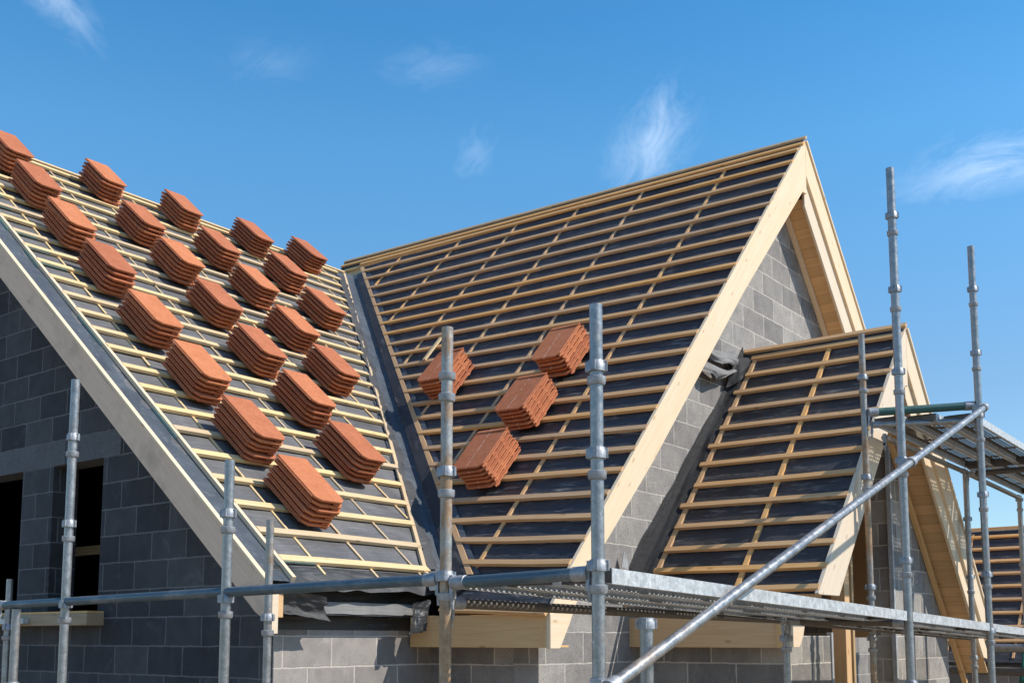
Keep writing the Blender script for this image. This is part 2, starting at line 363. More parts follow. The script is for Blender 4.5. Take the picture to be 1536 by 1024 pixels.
def vb(y): return 1.455 + (y + .123) * (6.223 - 1.455) / (6.164 + .123)       # x of the valley batten
for y in ys:
    a = Pm(-.045 + random.uniform(-.008, .008), y, -.0125); b = Pm(vb(y) + random.uniform(-.005, .03), y + random.uniform(-.006, .006), -.0125)
    lay(a, b, .066, .030, n1, 'batten_pale', roof_m, V((1, 0, 0)))
    if -.1 < y < 0 or 3.2 < y < 5.2 and random.random() < .9:               # green treated offcuts let in at the verge
        beam('batten_strip', Pm(-.04, y - .0275, -.015), Pm(.24 + random.uniform(-.06, .1), y - .0255, -.016), .005, .018, n1, 'treated', roof_m, .0005)
beam('ridge_batten', Pm(-.05, YR - .03, .0), Pm(6.22, YR - .03, .0), .05, .03, n1, 'batten_pale', roof_m, .002, .004)
for k in range(12):
    x = .3 + .54 * k; y0 = -.2
    if x > 1.4: y0 = -.123 + (x - 1.455) * (6.287 / 4.768) + .02
    if y0 > YR - .3: break
    beam('counter_batten', Pm(x, y0, -.031), Pm(x + random.uniform(-.03, .03), YR - .04, -.031), .022, .014, n1, 'batten_pale', roof_m, .002, .004)
beam('verge_batten', Pm(-.060, -.27, -.020), Pm(-.040, YR, -.020), .034, .036, n1, 'barge', roof_m, .002, .003)
for yv in (1.1, 2.2, 3.3, 3.9, 4.5): beam('batten_strip', Pm(-.0805, yv, -.024), Pm(-.079, yv + random.uniform(.15, .4), -.024), .003, .024, n1, 'treated', roof_m, .0005, .0)
beam('valley_batten', Pm(1.44, -.14, -.020), Pm(6.235, 6.15 - .2, -.020), .04, .03, n1, 'batten_pale', roof_m, .002, .003)
# verge: membrane strip and the deep bargeboard
mb = MB(); mb.grid(lambda i, j: Pm(-.318 + .25 * i, -.28 + (YR + .28) * j, -.038 + .006 * math.sin(i * 3.14) + .008 * noise.noise(V((i * 2, j * 14, 5)))), 6, 90)
tag(build('verge_strip', mb, 'valley', H, smooth=True), 'smooth slate blue sheet lying along the left verge')
def board(name, poly, thick, along, up, mat, parent, bev=.004):
    mb = MB(); mb.prism(poly, thick); return build(name, mb, mat, parent, frame(poly[0], along, up), bevel=bev)
xb = -.31
board('bargeboard', [(xb, -.30, zm(-.30) - .045), (xb, YR, ZR - .045), (xb, YR, ZR - .345), (xb, -.16, zm(-.16) - .335), (xb, -.30, .10)], (.03, 0, 0), d1, (1, 0, 0), 'barge_grey', H)
beam('bargeboard_capping', Pm(xb + .012, -.3, -.028), Pm(xb + .012, YR, -.028), .042, .022, n1, 'barge', H, .002, .002)
board('bargeboard', [(xb, 2 * YR + .3, zm(-.30) + .01), (xb, YR + .002, ZR + .01), (xb, YR + .002, ZR - .345), (xb, 2 * YR + .3, .10)], (.03, 0, 0), (0, 1, -T1), (1, 0, 0), 'barge_grey', H)
mb = MB(); mb.prism([Pm(xb + .032, -.24, -.2), Pm(-.002, -.24, -.2), Pm(-.002, YR, -.2), Pm(xb + .032, YR, -.2)], -n1 * .018); build('soffit_board', mb, 'barge_grey', H)
# eaves end of the barge box
mb = MB(); mb.box((-.278, -.298, .03), (-.222, -.25, .33)); build('bargeboard_end', mb, 'barge', H, bevel=.003)
mb = MB(); mb.box((-.22, -.24, .14), (-.13, -.215, .33)); build('bargeboard_end', mb, 'soffit', H, bevel=.003)

# --- main eaves: pale felt support tray, black sheet, torn flaps
mb = MB(); mb.grid(lambda i, j: V((-.05 + 1.42 * i, -.15 - .004 * math.sin(i * 17), .262 - .085 * j + .004 * noise.noise(V((i * 7, j, 2))))), 40, 4)
tag(build('eaves_tray', mb, 'felt_pale', H), 'pale felt strip hanging at the front eaves')
mb = MB(); mb.box((-.02, -.145, .165), (1.6, -.001, .175)); mb.box((-.05, .02, .161), (1.9, .05, .50)); build('eaves_tray', mb, 'dpc', H)
mb = MB(); mb.box((.0, -.006, .06), (1.67, -.001, .16)); build('eaves_shade_strip', mb, 'dpc', H)  # thin black strip painting in the dark gap of shade under the eaves
def eflap(i, j):
    x = -.2 + 1.75 * i; y = -.12 - .12 * j
    n = noise.noise(V((x * 5, j * 1.5, 7)))
    return V((x, y, zm(y) - .040 - .02 * j * j * 3 + .02 * n * (.3 + j)))
mb = MB(); mb.grid(eflap, 80, 14); tag(build('underlay_flap', mb, 'dpc', H, smooth=True), 'black membrane overhanging the front eaves')
def crumple(o, ex, ey, nn, amp, seed, fold):
    o, ex, ey, nn = V(o), V(ex), V(ey), V(nn)
    def f(i, j):
        k = V((i * 1.9, j * 2.2, seed)); h = noise.noise(k) + .35 * noise.noise(k * 2.3) + .35 * abs(noise.noise(k * 1.5 + V((3, 1, 2))))
        edge = .06 * noise.noise(V((i * 6, j * 6, seed + 9)))
        return o + ex * (i + edge) + ey * (j + edge) + nn * (amp * h + fold(i, j))
    return MB().grid(f, 28, 28)
build('underlay_flap', crumple((-.20, -.27, .34), (.46, .02, -.05), (.10, .05, -.17), (0, -1, 0), .035, 3.1, lambda i, j: -.05 * math.sin(j * 3)), 'dust_felt', H, smooth=True)
tag(build('underlay_flap', crumple((1.16, -.24, .27), (.2, .0, .03), (-.04, .0, -.25), (0, -1, 0), .035, 8.3, lambda i, j: 0), 'dpc', H, smooth=True), 'crumpled shiny membrane corner under the valley')

# --- wing roof
YB = 6.55                                              # where its ridge dies into the main roof
def back_y(x):                                         # along the slope: stop at the valley, or behind the main ridge
    lo, hi = YG, YB
    if zw(x, YB) >= ZR - .02: return YB
    for _ in range(50):
        m = (lo + hi) / 2
        if zw(x, m) > zm(m): lo = m
        else: hi = m
    return lo
XE = 1.36
def fw_(i, j):
    t = j; x0 = XE + (xr(0) - XE) * t
    yb = back_y(x0); y = (YG + .012) + (yb - YG - .012) * i; x = x0 + K1 * (y - 0) * t
    s = .0
    return Pw(x, y, -.040 + .009 * noise.noise(V((y * 1.2, x * 5.0, 11))) + .005 * noise.noise(V((y * 7, x * 10, 4))))
mb = MB(); mb.grid(fw_, 130, 130); roof_w = build('roof', mb, 'felt_wing_shaded', H, smooth=True); tag(roof_w, 'shade-painted membrane slope of the tall wing under amber battens')
mb = MB()
nr = V((T2, 0, 1)).normalized()
mb.prism([Pw(XE + .03, YG + .035, -.066), Pw(XE + .03, -.3, -.066), Pw(xr(YB), YB, -.066), Pw(xr(YG), YG + .035, -.066)], -n2 * .07)
mb.prism([V((xr(YG) + .0, YG + .035, zw(xr(YG), YG) - .05)), V((xr(YB), YB + 3, zw(xr(YB), YB) - .05)), V((11.75, YB + 3, zw(11.75, YB) - .05)), V((11.75, YG + .035, zw(11.75, YG) - .05))], -nr * .1)
build('roof_deck', mb, 'soffit', H)
mb = MB(); mb.prism([(xr(YB), YB + .01, zw(xr(YB), YB) - .08), (4.6, YB + .01, zm(YR) - 1.2), (9.5, YB + .01, zm(YR) - 1.2)], (0, .05, 0)); build('gablet_board', mb, 'felt_wing_shaded', H)
mb = MB(); mb.prism([V((xr(YG), YG + .02, ZW + .012)), V((xr(YG) - .1, YG + .02, ZW - .13)), V((xr(YG) + .1, YG + .02, ZW - .13))], V((xr(YB) - xr(YG), YB - YG - .03, zw(xr(YB), YB) - ZW))); build('ridge_strip', mb, 'felt_wing_shaded', roof_w)
xs = [6.335, 6.125, 5.918, 5.68, 5.467, 5.246, 5.033, 4.829, 4.617, 4.406, 4.205, 4.0, 3.798, 3.595, 3.39, 3.196, 3.003, 2.808, 2.614, 2.424, 2.23, 2.04, 1.86, 1.68, 1.325]
def vw(x):                                             # y of the wing's valley batten at a given x
    return -.452 + (x - 1.607) * (5.998 + .452) / (6.622 - 1.607)
for x in xs:
    xa = lambda y: x + K1 * (y - YG)
    yb = vw(x)
    for _ in range(8): yb = vw(xa(yb))
    yb = yb + .02 if x > 1.65 else -.33
    a = Pw(xa(-1.385), -1.385 + random.uniform(-.015, .015), -.0125); y1 = yb + random.uniform(-.03, .0); b = Pw(xa(y1) + random.uniform(-.006, .006), y1, -.0125)
    lay(a, b, .056, .031, n2, 'batten_amber', roof_w, r2)
for y in (-.42, .72, 1.74, 2.80, 3.90, 5.10):
    xlow = max(XE, 1.607 + (y + .452) * 5.015 / 6.45 + .02) if y > -.45 else XE
    a = Pw(xlow, y, -.034); b = Pw(xr(y) - .06, y + random.uniform(-.03, .03), -.034)
    beam('counter_batten', a, b, .038, .016, n2, 'batten_amber', roof_w, .002, .004)
beam('valley_batten', Pw(1.607, -.452, -.018), Pw(6.56, 5.92, -.018), .05, .026, n2, 'batten_amber', roof_w, .002, .003)
beam('ridge_batten', Pw(xr(YG - .01) - .065, YG - .01, -.002), Pw(xr(YB) - .065, YB, -.002), .055, .03, n2, 'batten_amber', roof_w, .002, .002)
beam('ridge_batten', V((xr(YG) + .0, YG - .015, ZW + .022)), V((xr(YB), YB, zw(xr(YB), YB) + .022)), .05, .03, n2, 'batten_pale', roof_w, .002, .003)
# right-hand slope: whole tiling battens, only their ends show past the barge
for k in range(23):
    x = xr(YG) + .10 + .205 * k; z = zw(x, YG) + .012
    beam('batten_strip', (x, YG - .012 + random.uniform(-.01, .01), z), (x, 1.5, z + .1), .027, .046, (1, 0, -T2), 'batten_pale', roof_w, .002)
# bargeboards of the wing
yb0 = YG
P = lambda x, z, y=yb0: V((x, y, z))
board('bargeboard', [P(xr(YG), ZW - .012), P(1.592, .477 - .01), P(1.375, .20), P(1.375, -.074), P(1.60, .225), P(2.897, 1.492), P(4.738, 3.44), P(6.36, 5.05), P(xr(YG), 5.06)], (0, .035, 0), (1, 0, T2), (0, -1, 0), 'barge', H)
board('bargeboard', [P(xr(YG) + .003, ZW - .012), P(xr(YG) + .003, 5.28), P(11.3, zw(11.3, YG) - .34), P(11.6, zw(11.6, YG) - .02)], (0, .035, 0), (1, 0, -T2), (0, -1, 0), 'barge', H)
dyl = YG + .03
board('bargeboard_lining', [P(xr(YG) + .004, 5.30, dyl), P(xr(YG) + .004, 4.93, dyl), P(11.0, zw(11.0, YG) - .80, dyl), P(11.3, zw(11.3, YG) - .33, dyl)], (0, .03, 0), (1, 0, -T2), (0, -1, 0), 'barge', H)
beam('bargeboard_capping', (xr(YG) + .02, YG - .004, ZW - .01 + .0), (11.55, YG - .004, zw(11.55, YG) - .0), .03, .03, (T2, 0, 1), 'barge', H, .002)
# soffits of the wing verge
mb = MB()
def soff(x0, x1, dz0, dz1, y0, y1):
    return [V((x0, y0, dz0)), V((x1, y0, dz1)), V((x1, y1, dz1)), V((x0, y1, dz0))]
mb.prism(soff(xr(YG) + .02, 11.2, 5.02, zw(11.2, YG) - .68, YG + .062, YW - .001), nr * .02)
build('soffit_board', mb, 'soffit_cross_boards', H, frame((xr(YG), YG, ZW), (0, 1, 0), nr))
mb = MB(); mb.prism(soff(1.7, xr(YG) + .02, zw(1.7, YG) - .26, zw(xr(YG), YG) - .40, YG + .037, YW - .001), n2 * .02)
build('soffit_board', mb, 'soffit_cross_boards', H, frame((xr(YG), YG, ZW), (0, 1, 0), n2))
beam('soffit_batten', (xr(YG) + .06, YW - .03, 4.93), (11.1, YW - .03, zw(11.1, YW) - .78), .055, .05, nr, 'barge', H, .003)
# wing eaves: fascia and box end
board('fascia_board', [(1.375, YG + .036, .176), (1.375, -.02, .176), (1.375, -.02, -.07), (1.375, YG + .036, -.07)], (.028, 0, 0), (0, 1, 0), (1, 0, 0), 'soffit', H)
beam('fascia_block', (1.40, YG + .07, .165), (1.40, YG + .07, -.068), .06, .03, (0, 1, 0), 'soffit', H)
mb = MB(); mb.box((1.405, YG + .04, -.066), (XWL - .002, -.02, -.052)); build('soffit_board', mb, 'soffit', H)
board('bargeboard_end', [(1.378, YG - .003, .17), (1.74, YG - .003, .30), (1.62, YG - .003, .10), (1.50, YG - .003, -.075), (1.378, YG - .003, -.075)], (0, .03, 0), (1, 0, 0), (0, -1, 0), 'barge', H, .003)

# --- valley lining (both sides of the valley line)
def fv(i, j):
    y = -.30 + (YR + .32 + .0) * j; y = min(y, YR + .2)
    xv = valley_x(y); rag = .05 * noise.noise(V((y * 2.2, 4, 0))) + .03 * noise.noise(V((y * 7, 4, 3)))
    if i < .5:
        s = (.5 - i) * 2; x = xv - s * (max(.06, xv - vb(min(y, 6.1))) + .0 * rag); base = Pm(x, y, -.020 - .010 * s)
        return base + n1 * (.012 * noise.noise(V((x * 5, y * 5, 2))) + .02 * (1 - s) * s)
    s = (i - .5) * 2; dy = -.34 * s; x = xv + .06 * s
    p = Pw(xv, y, -.0)
    q = Pw(xv + .01 * s, y - .36 * s, -.026)
    return q + n2 * (.010 * noise.noise(V((s * 3, y * 4, 6))))
mb = MB(); mb.grid(fv, 26, 120)
tag(build('valley_lining', mb, 'valley', H, smooth=True), 'slate blue sheet lining the valley between the two slopes')
def ft(i, j):
    y = -.1 + 5.9 * j; n = noise.noise(V((y * 3.1, 2, 5))) + .6 * noise.noise(V((y * 11, 6, 1))) + .3 * noise.noise(V((y * 29, 1, 1)))
    x = vb(y) + .135 + .05 * n - .11 * (1 - i)
    return Pm(x, y, -.008 + .018 * i * i * (1 + 1.2 * noise.noise(V((y * 8, 3, 3)))))
mb = MB(); mb.grid(ft, 6, 240); tag(build('valley_sheet_edge', mb, 'dust_felt', H, smooth=True), 'torn pale edge of the membrane lapped into the valley')
beam('valley_upstand', Pw(valley_x(-.3) + .01, -.3 - .17, -.018), Pw(valley_x(5.9) + .01, 5.9 - .17, -.018), .17, .022, n2, 'felt_up', H, .004, .004, 20)

# --- porch roof
XPE = 3.0
def fp(i, j):
    y = YP + .012 + (YW - YP - .02) * i; x = XPE + (XP - XPE) * j
    return Pp(x, y, -.040 + .009 * noise.noise(V((y * 1.3, x * 5.5, 21))) + .005 * noise.noise(V((y * 7, x * 9, 8))))
mb = MB(); mb.grid(fp, 50, 90); roof_p = build('roof', mb, 'felt_wing_shaded', H, smooth=True); tag(roof_p, 'small low porch roof with shade-painted membrane and amber battens')
np_ = V((T3, 0, 1)).normalized()
mb = MB(); mb.prism([Pp(XPE + .03, YP + .035, -.066), Pp(XPE + .03, YW, -.066), Pp(XP, YW, -.066), Pp(XP, YP + .035, -.066)], -n3 * .06)
mb.prism([V((XP, YP + .035, ZP - .05)), V((XP, YW, ZP - .05)), V((8.0, YW, zp(8.0, YP) - .05)), V((8.0, YP + .035, zp(8.0, YP) - .05))], -np_ * .08)
build('roof_deck', mb, 'soffit', H)
mb = MB(); mb.prism([V((XP, YP + .02, ZP + .012)), V((XP - .05, YP + .02, ZP - .07)), V((XP + .05, YP + .02, ZP - .07))], (0, YW - YP - .03, 0)); build('ridge_strip', mb, 'felt_wing_shaded', roof_p)
xs3 = [5.315, 5.118, 4.92, 4.724, 4.527, 4.345, 4.160, 3.955, 3.76, 3.57, 3.375, 3.19, 3.03]
for x in xs3:
    a = Pp(x, YP + .02 + random.uniform(-.02, .01), -.0125); b = Pp(x + random.uniform(-.005, .005), -1.20 + random.uniform(-.03, .02), -.0125)
    beam('tiling_batten', a, b, .056, .031, n3, 'batten_amber', roof_p, .002, .004)
for y in (-1.235, -2.06): beam('counter_batten', Pp(XPE + .02, y, -.034), Pp(XP - .05, y + random.uniform(-.02, .02), -.028), .045, .024, n3, 'batten_amber', roof_p, .002, .003)
beam('ridge_batten', V((XP - .01, YP - .01, ZP + .012)), V((XP - .01, YW - .0, ZP + .019)), .055, .032, n3, 'batten_amber', roof_p, .002, .002)
for k in range(11):
    x = XP + .1 + .2 * k; z = zp(x, YP) + .012
    beam('batten_strip', (x, YP - .01 + random.uniform(-.01, .01), z), (x, YW - .01, z), .027, .046, (1, 0, -T3), 'batten_pale', roof_p, .002)  # whole tiling battens of the right slope, seen only by their ends
P3 = lambda x, z, y=YP: V((x, y, z))
board('bargeboard', [P3(XP, ZP - .01), P3(2.99, zp(2.99, YP) - .01), P3(3.005, .335), P3(3.42, .335), P3(4.81, 1.93), P3(5.30, 2.40), P3(XP, 2.41)], (0, .035, 0), (1, 0, T3), (0, -1, 0), 'barge', H)
board('bargeboard', [P3(XP + .003, ZP - .01), P3(XP + .003, 2.58), P3(7.75, zp(7.75, YP) - .36), P3(8.0, zp(8.0, YP) - .02)], (0, .035, 0), (1, 0, -T3), (0, -1, 0), 'barge', H)
board('bargeboard_lining', [P3(XP + .004, 2.6, YP + .03), P3(XP + .004, 2.30, YP + .03), P3(7.75, zp(7.75, YP) - .60, YP + .03), P3(8.0, zp(8.0, YP) - .35, YP + .03)], (0, .03, 0), (1, 0, -T3), (0, -1, 0), 'barge', H)
beam('bargeboard_capping', (XP + .02, YP - .004, ZP - .012), (8.0, YP - .004, zp(8.0, YP)), .03, .03, (T3, 0, 1), 'barge', H, .002)
mb = MB(); mb.prism(soff(XP + .02, 8.0, 2.42, zp(8.0, YP) - .50, YP + .062, YPW - .001), np_ * .02)
build('soffit_board', mb, 'soffit_cross_boards', H, frame((XP, YP, ZP), (0, 1, 0), np_))
mb = MB(); mb.prism(soff(3.2, XP + .02, zp(3.2, YP) - .2, ZP - .24, YP + .037, YPW - .001), n3 * .02); build('soffit_board', mb, 'soffit_cross_boards', H, frame((XP, YP, ZP), (0, 1, 0), n3))
beam('soffit_batten', (XP + .05, YPW - .03, 2.28), (8.0, YPW - .03, zp(8.0, YPW) - .62), .05, .05, np_, 'soffit', H, .003)
# porch eaves
board('fascia_board', [(3.0, YP + .36, .175), (3.0, YW + .06, .175), (3.0, YW + .06, -.075), (3.0, YP + .36, -.075)], (.028, 0, 0), (0, 1, 0), (1, 0, 0), 'soffit', H)
board('bargeboard_end', [(3.0, YP + .22, .10), (3.0, YP + .22, -.07), (3.12, YP + .22, -.07), (3.20, YP + .22, .02), (3.24, YP + .22, .12)], (0, .03, 0), (1, 0, 0), (0, -1, 0), 'barge', H, .003)
beam('fascia_block', (3.01, YP + .33, .17), (3.01, YP + .33, -.075), .06, .05, (0, 1, 0), 'soffit', H)
beam('tiling_batten', Pp(2.93, YP + .3, .0), Pp(2.93, YW + .02, .0), .05, .03, n3, 'batten_amber', roof_p, .002)
mb = MB(); mb.box((3.03, YP + .37, -.072), (XPL - .002, YW - .002, -.058)); build('soffit_board', mb, 'soffit', H)
# abutment flashing: draped black sheet against the wing's gable wall, crumpled at its head
def fa(i, j):
    x = 2.98 + (XP - .02 - 2.98) * j; z0 = zp(x, YW)
    lean = .05 * noise.noise(V((x * 2.5, 1, 1))); w = .18 + lean
    if i < .45:
        s = i / .45; up_ = (.245 - .17 * max(0, min(1, (x - 3.3) / 1.6)) + .05 * noise.noise(V((x * 3.3, 8, 2)))) * (1 - s)
        return V((x - .02 * s, YW - .004 - .02 * s - .012 * abs(noise.noise(V((x * 6, s * 4, 2)))), z0 + up_ + .0))
    s = (i - .45) / .55
    return Pp(x, YW - .024 - w * s * .9, .006 - .052 * s + .016 * noise.noise(V((x * 4, s * 3, 12))) * (1 - s * .6))
mb = MB(); mb.grid(fa, 24, 110); tag(build('abutment_flashing', mb, 'flash', H, smooth=True), 'black sheet draped along the foot of the gable wall')
def poly(pts, t):
    k = t * (len(pts) - 1); i = min(int(k), len(pts) - 2); f = k - i; f = f * f * (3 - 2 * f) * .5 + f * .5
    return V(pts[i]).lerp(V(pts[i + 1]), f)
def fold(top, bot, bulge, seed):
    def f(i, j):
        p = poly(top, i).lerp(poly(bot, i), j)
        k = .022 * math.sin(i * 9 + seed + 2 * j) * (.3 + j) + .016 * noise.noise(V((i * 5, j * 4, seed)))
        return p + V((0, -bulge * math.sin(math.pi * j) - k, .008 * math.sin(i * 14 + seed) * j))
    return MB().grid(f, 40, 16)
yf = YW - .075
tag(build('underlay_flap', fold([(4.42, yf + .06, 2.86), (4.72, yf, 2.884), (4.95, yf - .01, 2.894), (5.22, yf + .05, 2.90)], [(4.45, yf + .03, 2.80), (4.70, yf - .03, 2.742), (4.93, yf - .03, 2.762), (5.20, yf + .04, 2.74)], .03, 1.7), 'felt_pale', H, smooth=True), 'pale loose fold of membrane hanging at the head of the flashing')
build('underlay_flap', fold([(4.20, yf + .06, 2.72), (4.44, yf + .0, 2.712), (4.64, yf - .01, 2.693), (4.84, yf, 2.706), (4.99, yf + .03, 2.76)], [(4.18, yf + .03, 2.64), (4.36, yf - .04, 2.575), (4.50, yf - .05, 2.548), (4.75, yf - .04, 2.605), (5.0, yf + .0, 2.73)], .025, 3.2), 'felt_pale', H, smooth=True)
build('underlay_flap', fold([(4.92, yf + .04, 2.88), (5.10, yf + .03, 2.90), (5.30, yf - .03, 2.93)], [(4.84, yf + .03, 2.52), (4.98, yf - .03, 2.60), (5.20, yf - .10, 2.80)], .02, 7.2), 'flash', H, smooth=True)
mb = MB(); mb.prism([(2.78, YW - .06, .60), (2.88, YW - .07, .58), (2.88, YW - .06, .66), (2.84, YW - .05, .74)], (0, -.004, .0)); build('underlay_flap', mb, 'panel', H)

# --- left window sill and the plank lying on it
mb = MB(); mb.box((-.16, 2.13, .105), (-.001, 4.9, .205)); tag(build('window_sill', mb, 'raw', H, frame((-.1, 2.13, .1), (0, 1, 0), (0, 0, 1)), bevel=.004), 'raw timber beam below the left window holes')
mb = MB(); mb.box((-.15, 2.14, .206), (.0, 4.9, .222)); build('window_sill', mb, 'soffit', H, frame((-.1, 2.14, .1), (0, 1, 0), (0, 0, 1)))
beam('timber_post', (.45, 4.02, -.4), (.45, 4.02, 1.8), .06, .09, (1, 0, 0), 'raw', H)
beam('timber_rail', (1.5, 1.1, .95), (1.5, 5.2, .95), .05, .10, (0, 0, 1), 'raw', H)

# ------------------------------------------------------------------ tiles: every tile a thing
def tile_mesh(name, w, l, mat, seam=False):
    c = .046; o = [(-w/2, l/2), (w/2, l/2), (w/2, -l/2 + c), (w/2 - c, -l/2), (-w/2 + c, -l/2), (-w/2, -l/2 + c)]
    def ring(ins, z):
        return [(x - math.copysign(ins, x), y - math.copysign(ins, y), z) for x, y in o]
    prof = [(.034, 0), (.034, .022), (.004, .0222), (.001, .0245), (0, .028), (.0, .038), (.0025, .0415), (.007, .0425)]
    vs = []; n = 6
    for ins, z in prof: vs += ring(ins, z)
    k = len(prof)
    fs = [(a*n+i, a*n+(i+1)%n, (a+1)*n+(i+1)%n, (a+1)*n+i) for a in range(k-1) for i in range(n)] + [tuple(range(n-1, -1, -1)), tuple(range((k-1)*n, k*n))]
    fs = [tuple(reversed(f)) for f in fs]
    mb = MB().add(vs, fs)
    # side interlock lip, raised tail roll and two hanging nibs
    if not seam: mb.box((-w/2 - .009, -l/2 + .06, .020), (-w/2 + .001, l/2 - .012, .030)); mb.box((w*.12, -l/2 + .004, .006), (w*.34, -l/2 + .03, .0145))
    else:                                              # rolled side lap, raised tail and broken pan ribs
        mb.box((w/2 - .001, -l/2 + .012, .016), (w/2 + .010, l/2 - .004, .034))
        mb.prism([(-w/2 + .02, l/2 - .004, .040), (w/2 + .008, l/2 - .004, .040), (w/2 + .008, l/2 - .03, .052), (-w/2 + .02, l/2 - .03, .047)], (0, .022, 0))
        for sy in (-.37, -.08, .27): mb.box((w/2 - .034, l*sy - .022, .000), (w/2 + .002, l*sy + .022, .020))
    for sx in (-.32, .02, .30): mb.box((w * sx - .012, l/2 - .055, .001), (w * sx + .018, l/2 - .035, .0145))
    me = bpy.data.meshes.new(name); me.from_pydata(mb.v, [], mb.f); me.materials.append(M[mat])
    bm = bmesh.new(); bm.from_mesh(me); bmesh.ops.recalc_face_normals(bm, faces=bm.faces); bm.to_mesh(me); bm.free()
    return me
me_main = tile_mesh('clay_tile', .295, .62, 'tile'); me_wing = tile_mesh('clay_tile_lapped', .355, .535, 'tile_seam', True)
ORD = ['topmost', 'second', 'third', 'fourth', 'fifth', 'sixth', 'seventh', 'eighth']
def stack(me, centre, ex, ey, ez, n, pitch, where, group):
    dx, dy = random.uniform(-.003, .003), random.uniform(-.004, .001)
    for k in range(n):
        o = bpy.data.objects.new('clay_tile', me); C.objects.link(o)
        a = random.gauss(0, .014); j = V((random.gauss(0, .005), random.gauss(0, .009), 0))
        R = Matrix((ex, ey, ez)).transposed().to_4x4() @ Matrix.Rotation(a, 4, 'Z') @ Matrix.Rotation(random.gauss(0, .004), 4, 'X')
        R.translation = centre + ex * (j.x + dx * (n - k)) + ey * (j.y - dy * (n - k)) + ez * (.003 + k * pitch)
        place(o, None, R)
        q = n - 1 - k
        pos = 'topmost' if q == 0 else ('bottom' if k == 0 else ORD[q] + ' from top')
        tag(o, f'terracotta tile, {pos} in {where}', 'roof tile', group)
raw = [[(.38, 5.12), (.35, 4.46), (.33, 3.74), (.33, 3.04), (.30, 2.27), (.30, 1.58), (.32, .90), (.33, .25)], [(1.6, 5.28), (1.53, 4.37), (1.56, 3.71), (1.49, 2.95), (1.44, 2.22), (1.46, 1.55), (1.4, .87)],
       [(2.65, 5.24), (2.61, 4.43), (2.58, 3.70), (2.48, 2.90), (2.42, 2.22)], [(3.75, 5.23), (3.65, 4.42), (3.60, 3.67)], [(4.77, 5.29)]]
cols = [[(x + .22 + .022 * x, y + .175 + .031 * y) for x, y in c] for c in raw]
cn = ['line beside verge', 'second line from verge', 'third line from verge', 'line of three', 'lone spot at valley head']
RANK = ['lowest stack', 'second stack up', 'third stack up', 'fourth stack up', 'fifth stack up', 'sixth stack up', 'seventh stack up', 'uppermost stack']
for ci, yl in enumerate(cols):
    for ri, (x, y) in enumerate(yl):
        rank = RANK[len(yl) - 1 - ri] if ri else 'uppermost stack'
        w = f'{rank}, {cn[ci]}, left slope' if ci != 4 else 'single stack at the head of the valley, left slope'
        # the photo point was taken half way up the stack: drop back to the battens
        yb = y
        ctr = Pm(x, yb, .001)
        stack(me_main, ctr, V((1, 0, 0)), -d1, n1, 6, .046, w, 'tiles stacked on the left roof slope')
ey2 = -d2; ex2 = -r2; ex2 = ey2.cross(n2)
for (x, y, w) in [(3.69, 1.56, 'stack behind the rusty standard, right slope'), (3.69, .03, 'uppermost stack, right slope'),
                  (3.12, .045, 'middle stack, right slope'), (2.54, .055, 'lowest stack, right slope')]:
    stack(me_wing, Pw(x, y, .0), ex2, ey2, n2, 6, .046, w, 'tiles stacked on the right roof slope')
o = beam('timber_offcut', Pw(4.137, 2.347, .03), Pw(4.45, 2.36, .034), .045, .025, n2, 'batten_pale')
tag(o, 'short loose batten offcut lying across the right slope above the tile stacks', 'timber offcut')

# ------------------------------------------------------------------ scaffold
TR = .0265
XO, YO, YI, XI = -1.47, -3.673, -2.872, -.72
def rings(root, p, kind):
    """p = point on the tube; kind 'top' is the loose locking cup with lugs, 'low' the fixed lower cup"""
    if kind == 'low':
        m = MB().lathe(p - V((0, 0, .018)), (0, 0, 1), [(0, TR), (.002, TR + .007), (.009, TR + .011), (.034, TR + .012), (.037, TR + .008), (.032, TR)], 20, False)
        build('lower_cup', m, 'cup', root, smooth=True)
    else:
        m = MB().lathe(p - V((0, 0, .022)), (0, 0, 1), [(0, TR), (0, TR + .011), (.030, TR + .012), (.036, TR + .008), (.046, TR + .006), (.048, TR)], 20, False)
        for k in range(4):
            a = random.uniform(-.15, .15) + k * math.pi / 2 + .4; d = V((math.cos(a), math.sin(a), 0)); s = V((-d.y, d.x, 0))
            b = p + d * (TR + .013) - V((0, 0, .02))
            m.prism([b + s * .011 - d * .012, b - s * .011 - d * .012, b - s * .009 + d * .005, b + s * .009 + d * .005], (0, 0, .040))
        build('locking_cup', m, 'cup', root, smooth=True)
def standard(x, y, top, ringz, label, mat='tube', lean=(0, 0), base=GZ, r=TR):
    root = thing('scaffold_standard', (x, y, base), label, 'scaffold pole', 'upright scaffold standards')
    f = lambda z: V((x + lean[0] * z, y + lean[1] * z, z))
    build('tube', MB().pipe(f(base + .02), f(top), r, 24), mat, root, smooth=True)
    build('base_plate', MB().box((x - .075, y - .075, base), (x + .075, y + .075, base + .008)), 'cup', root)
    for z, k in ringz: rings(root, f(z), k)
    return root
def pairs(*zz): return [(z, k) for a, b in zz for z, k in ((a, 'top'), (b, 'low'))]
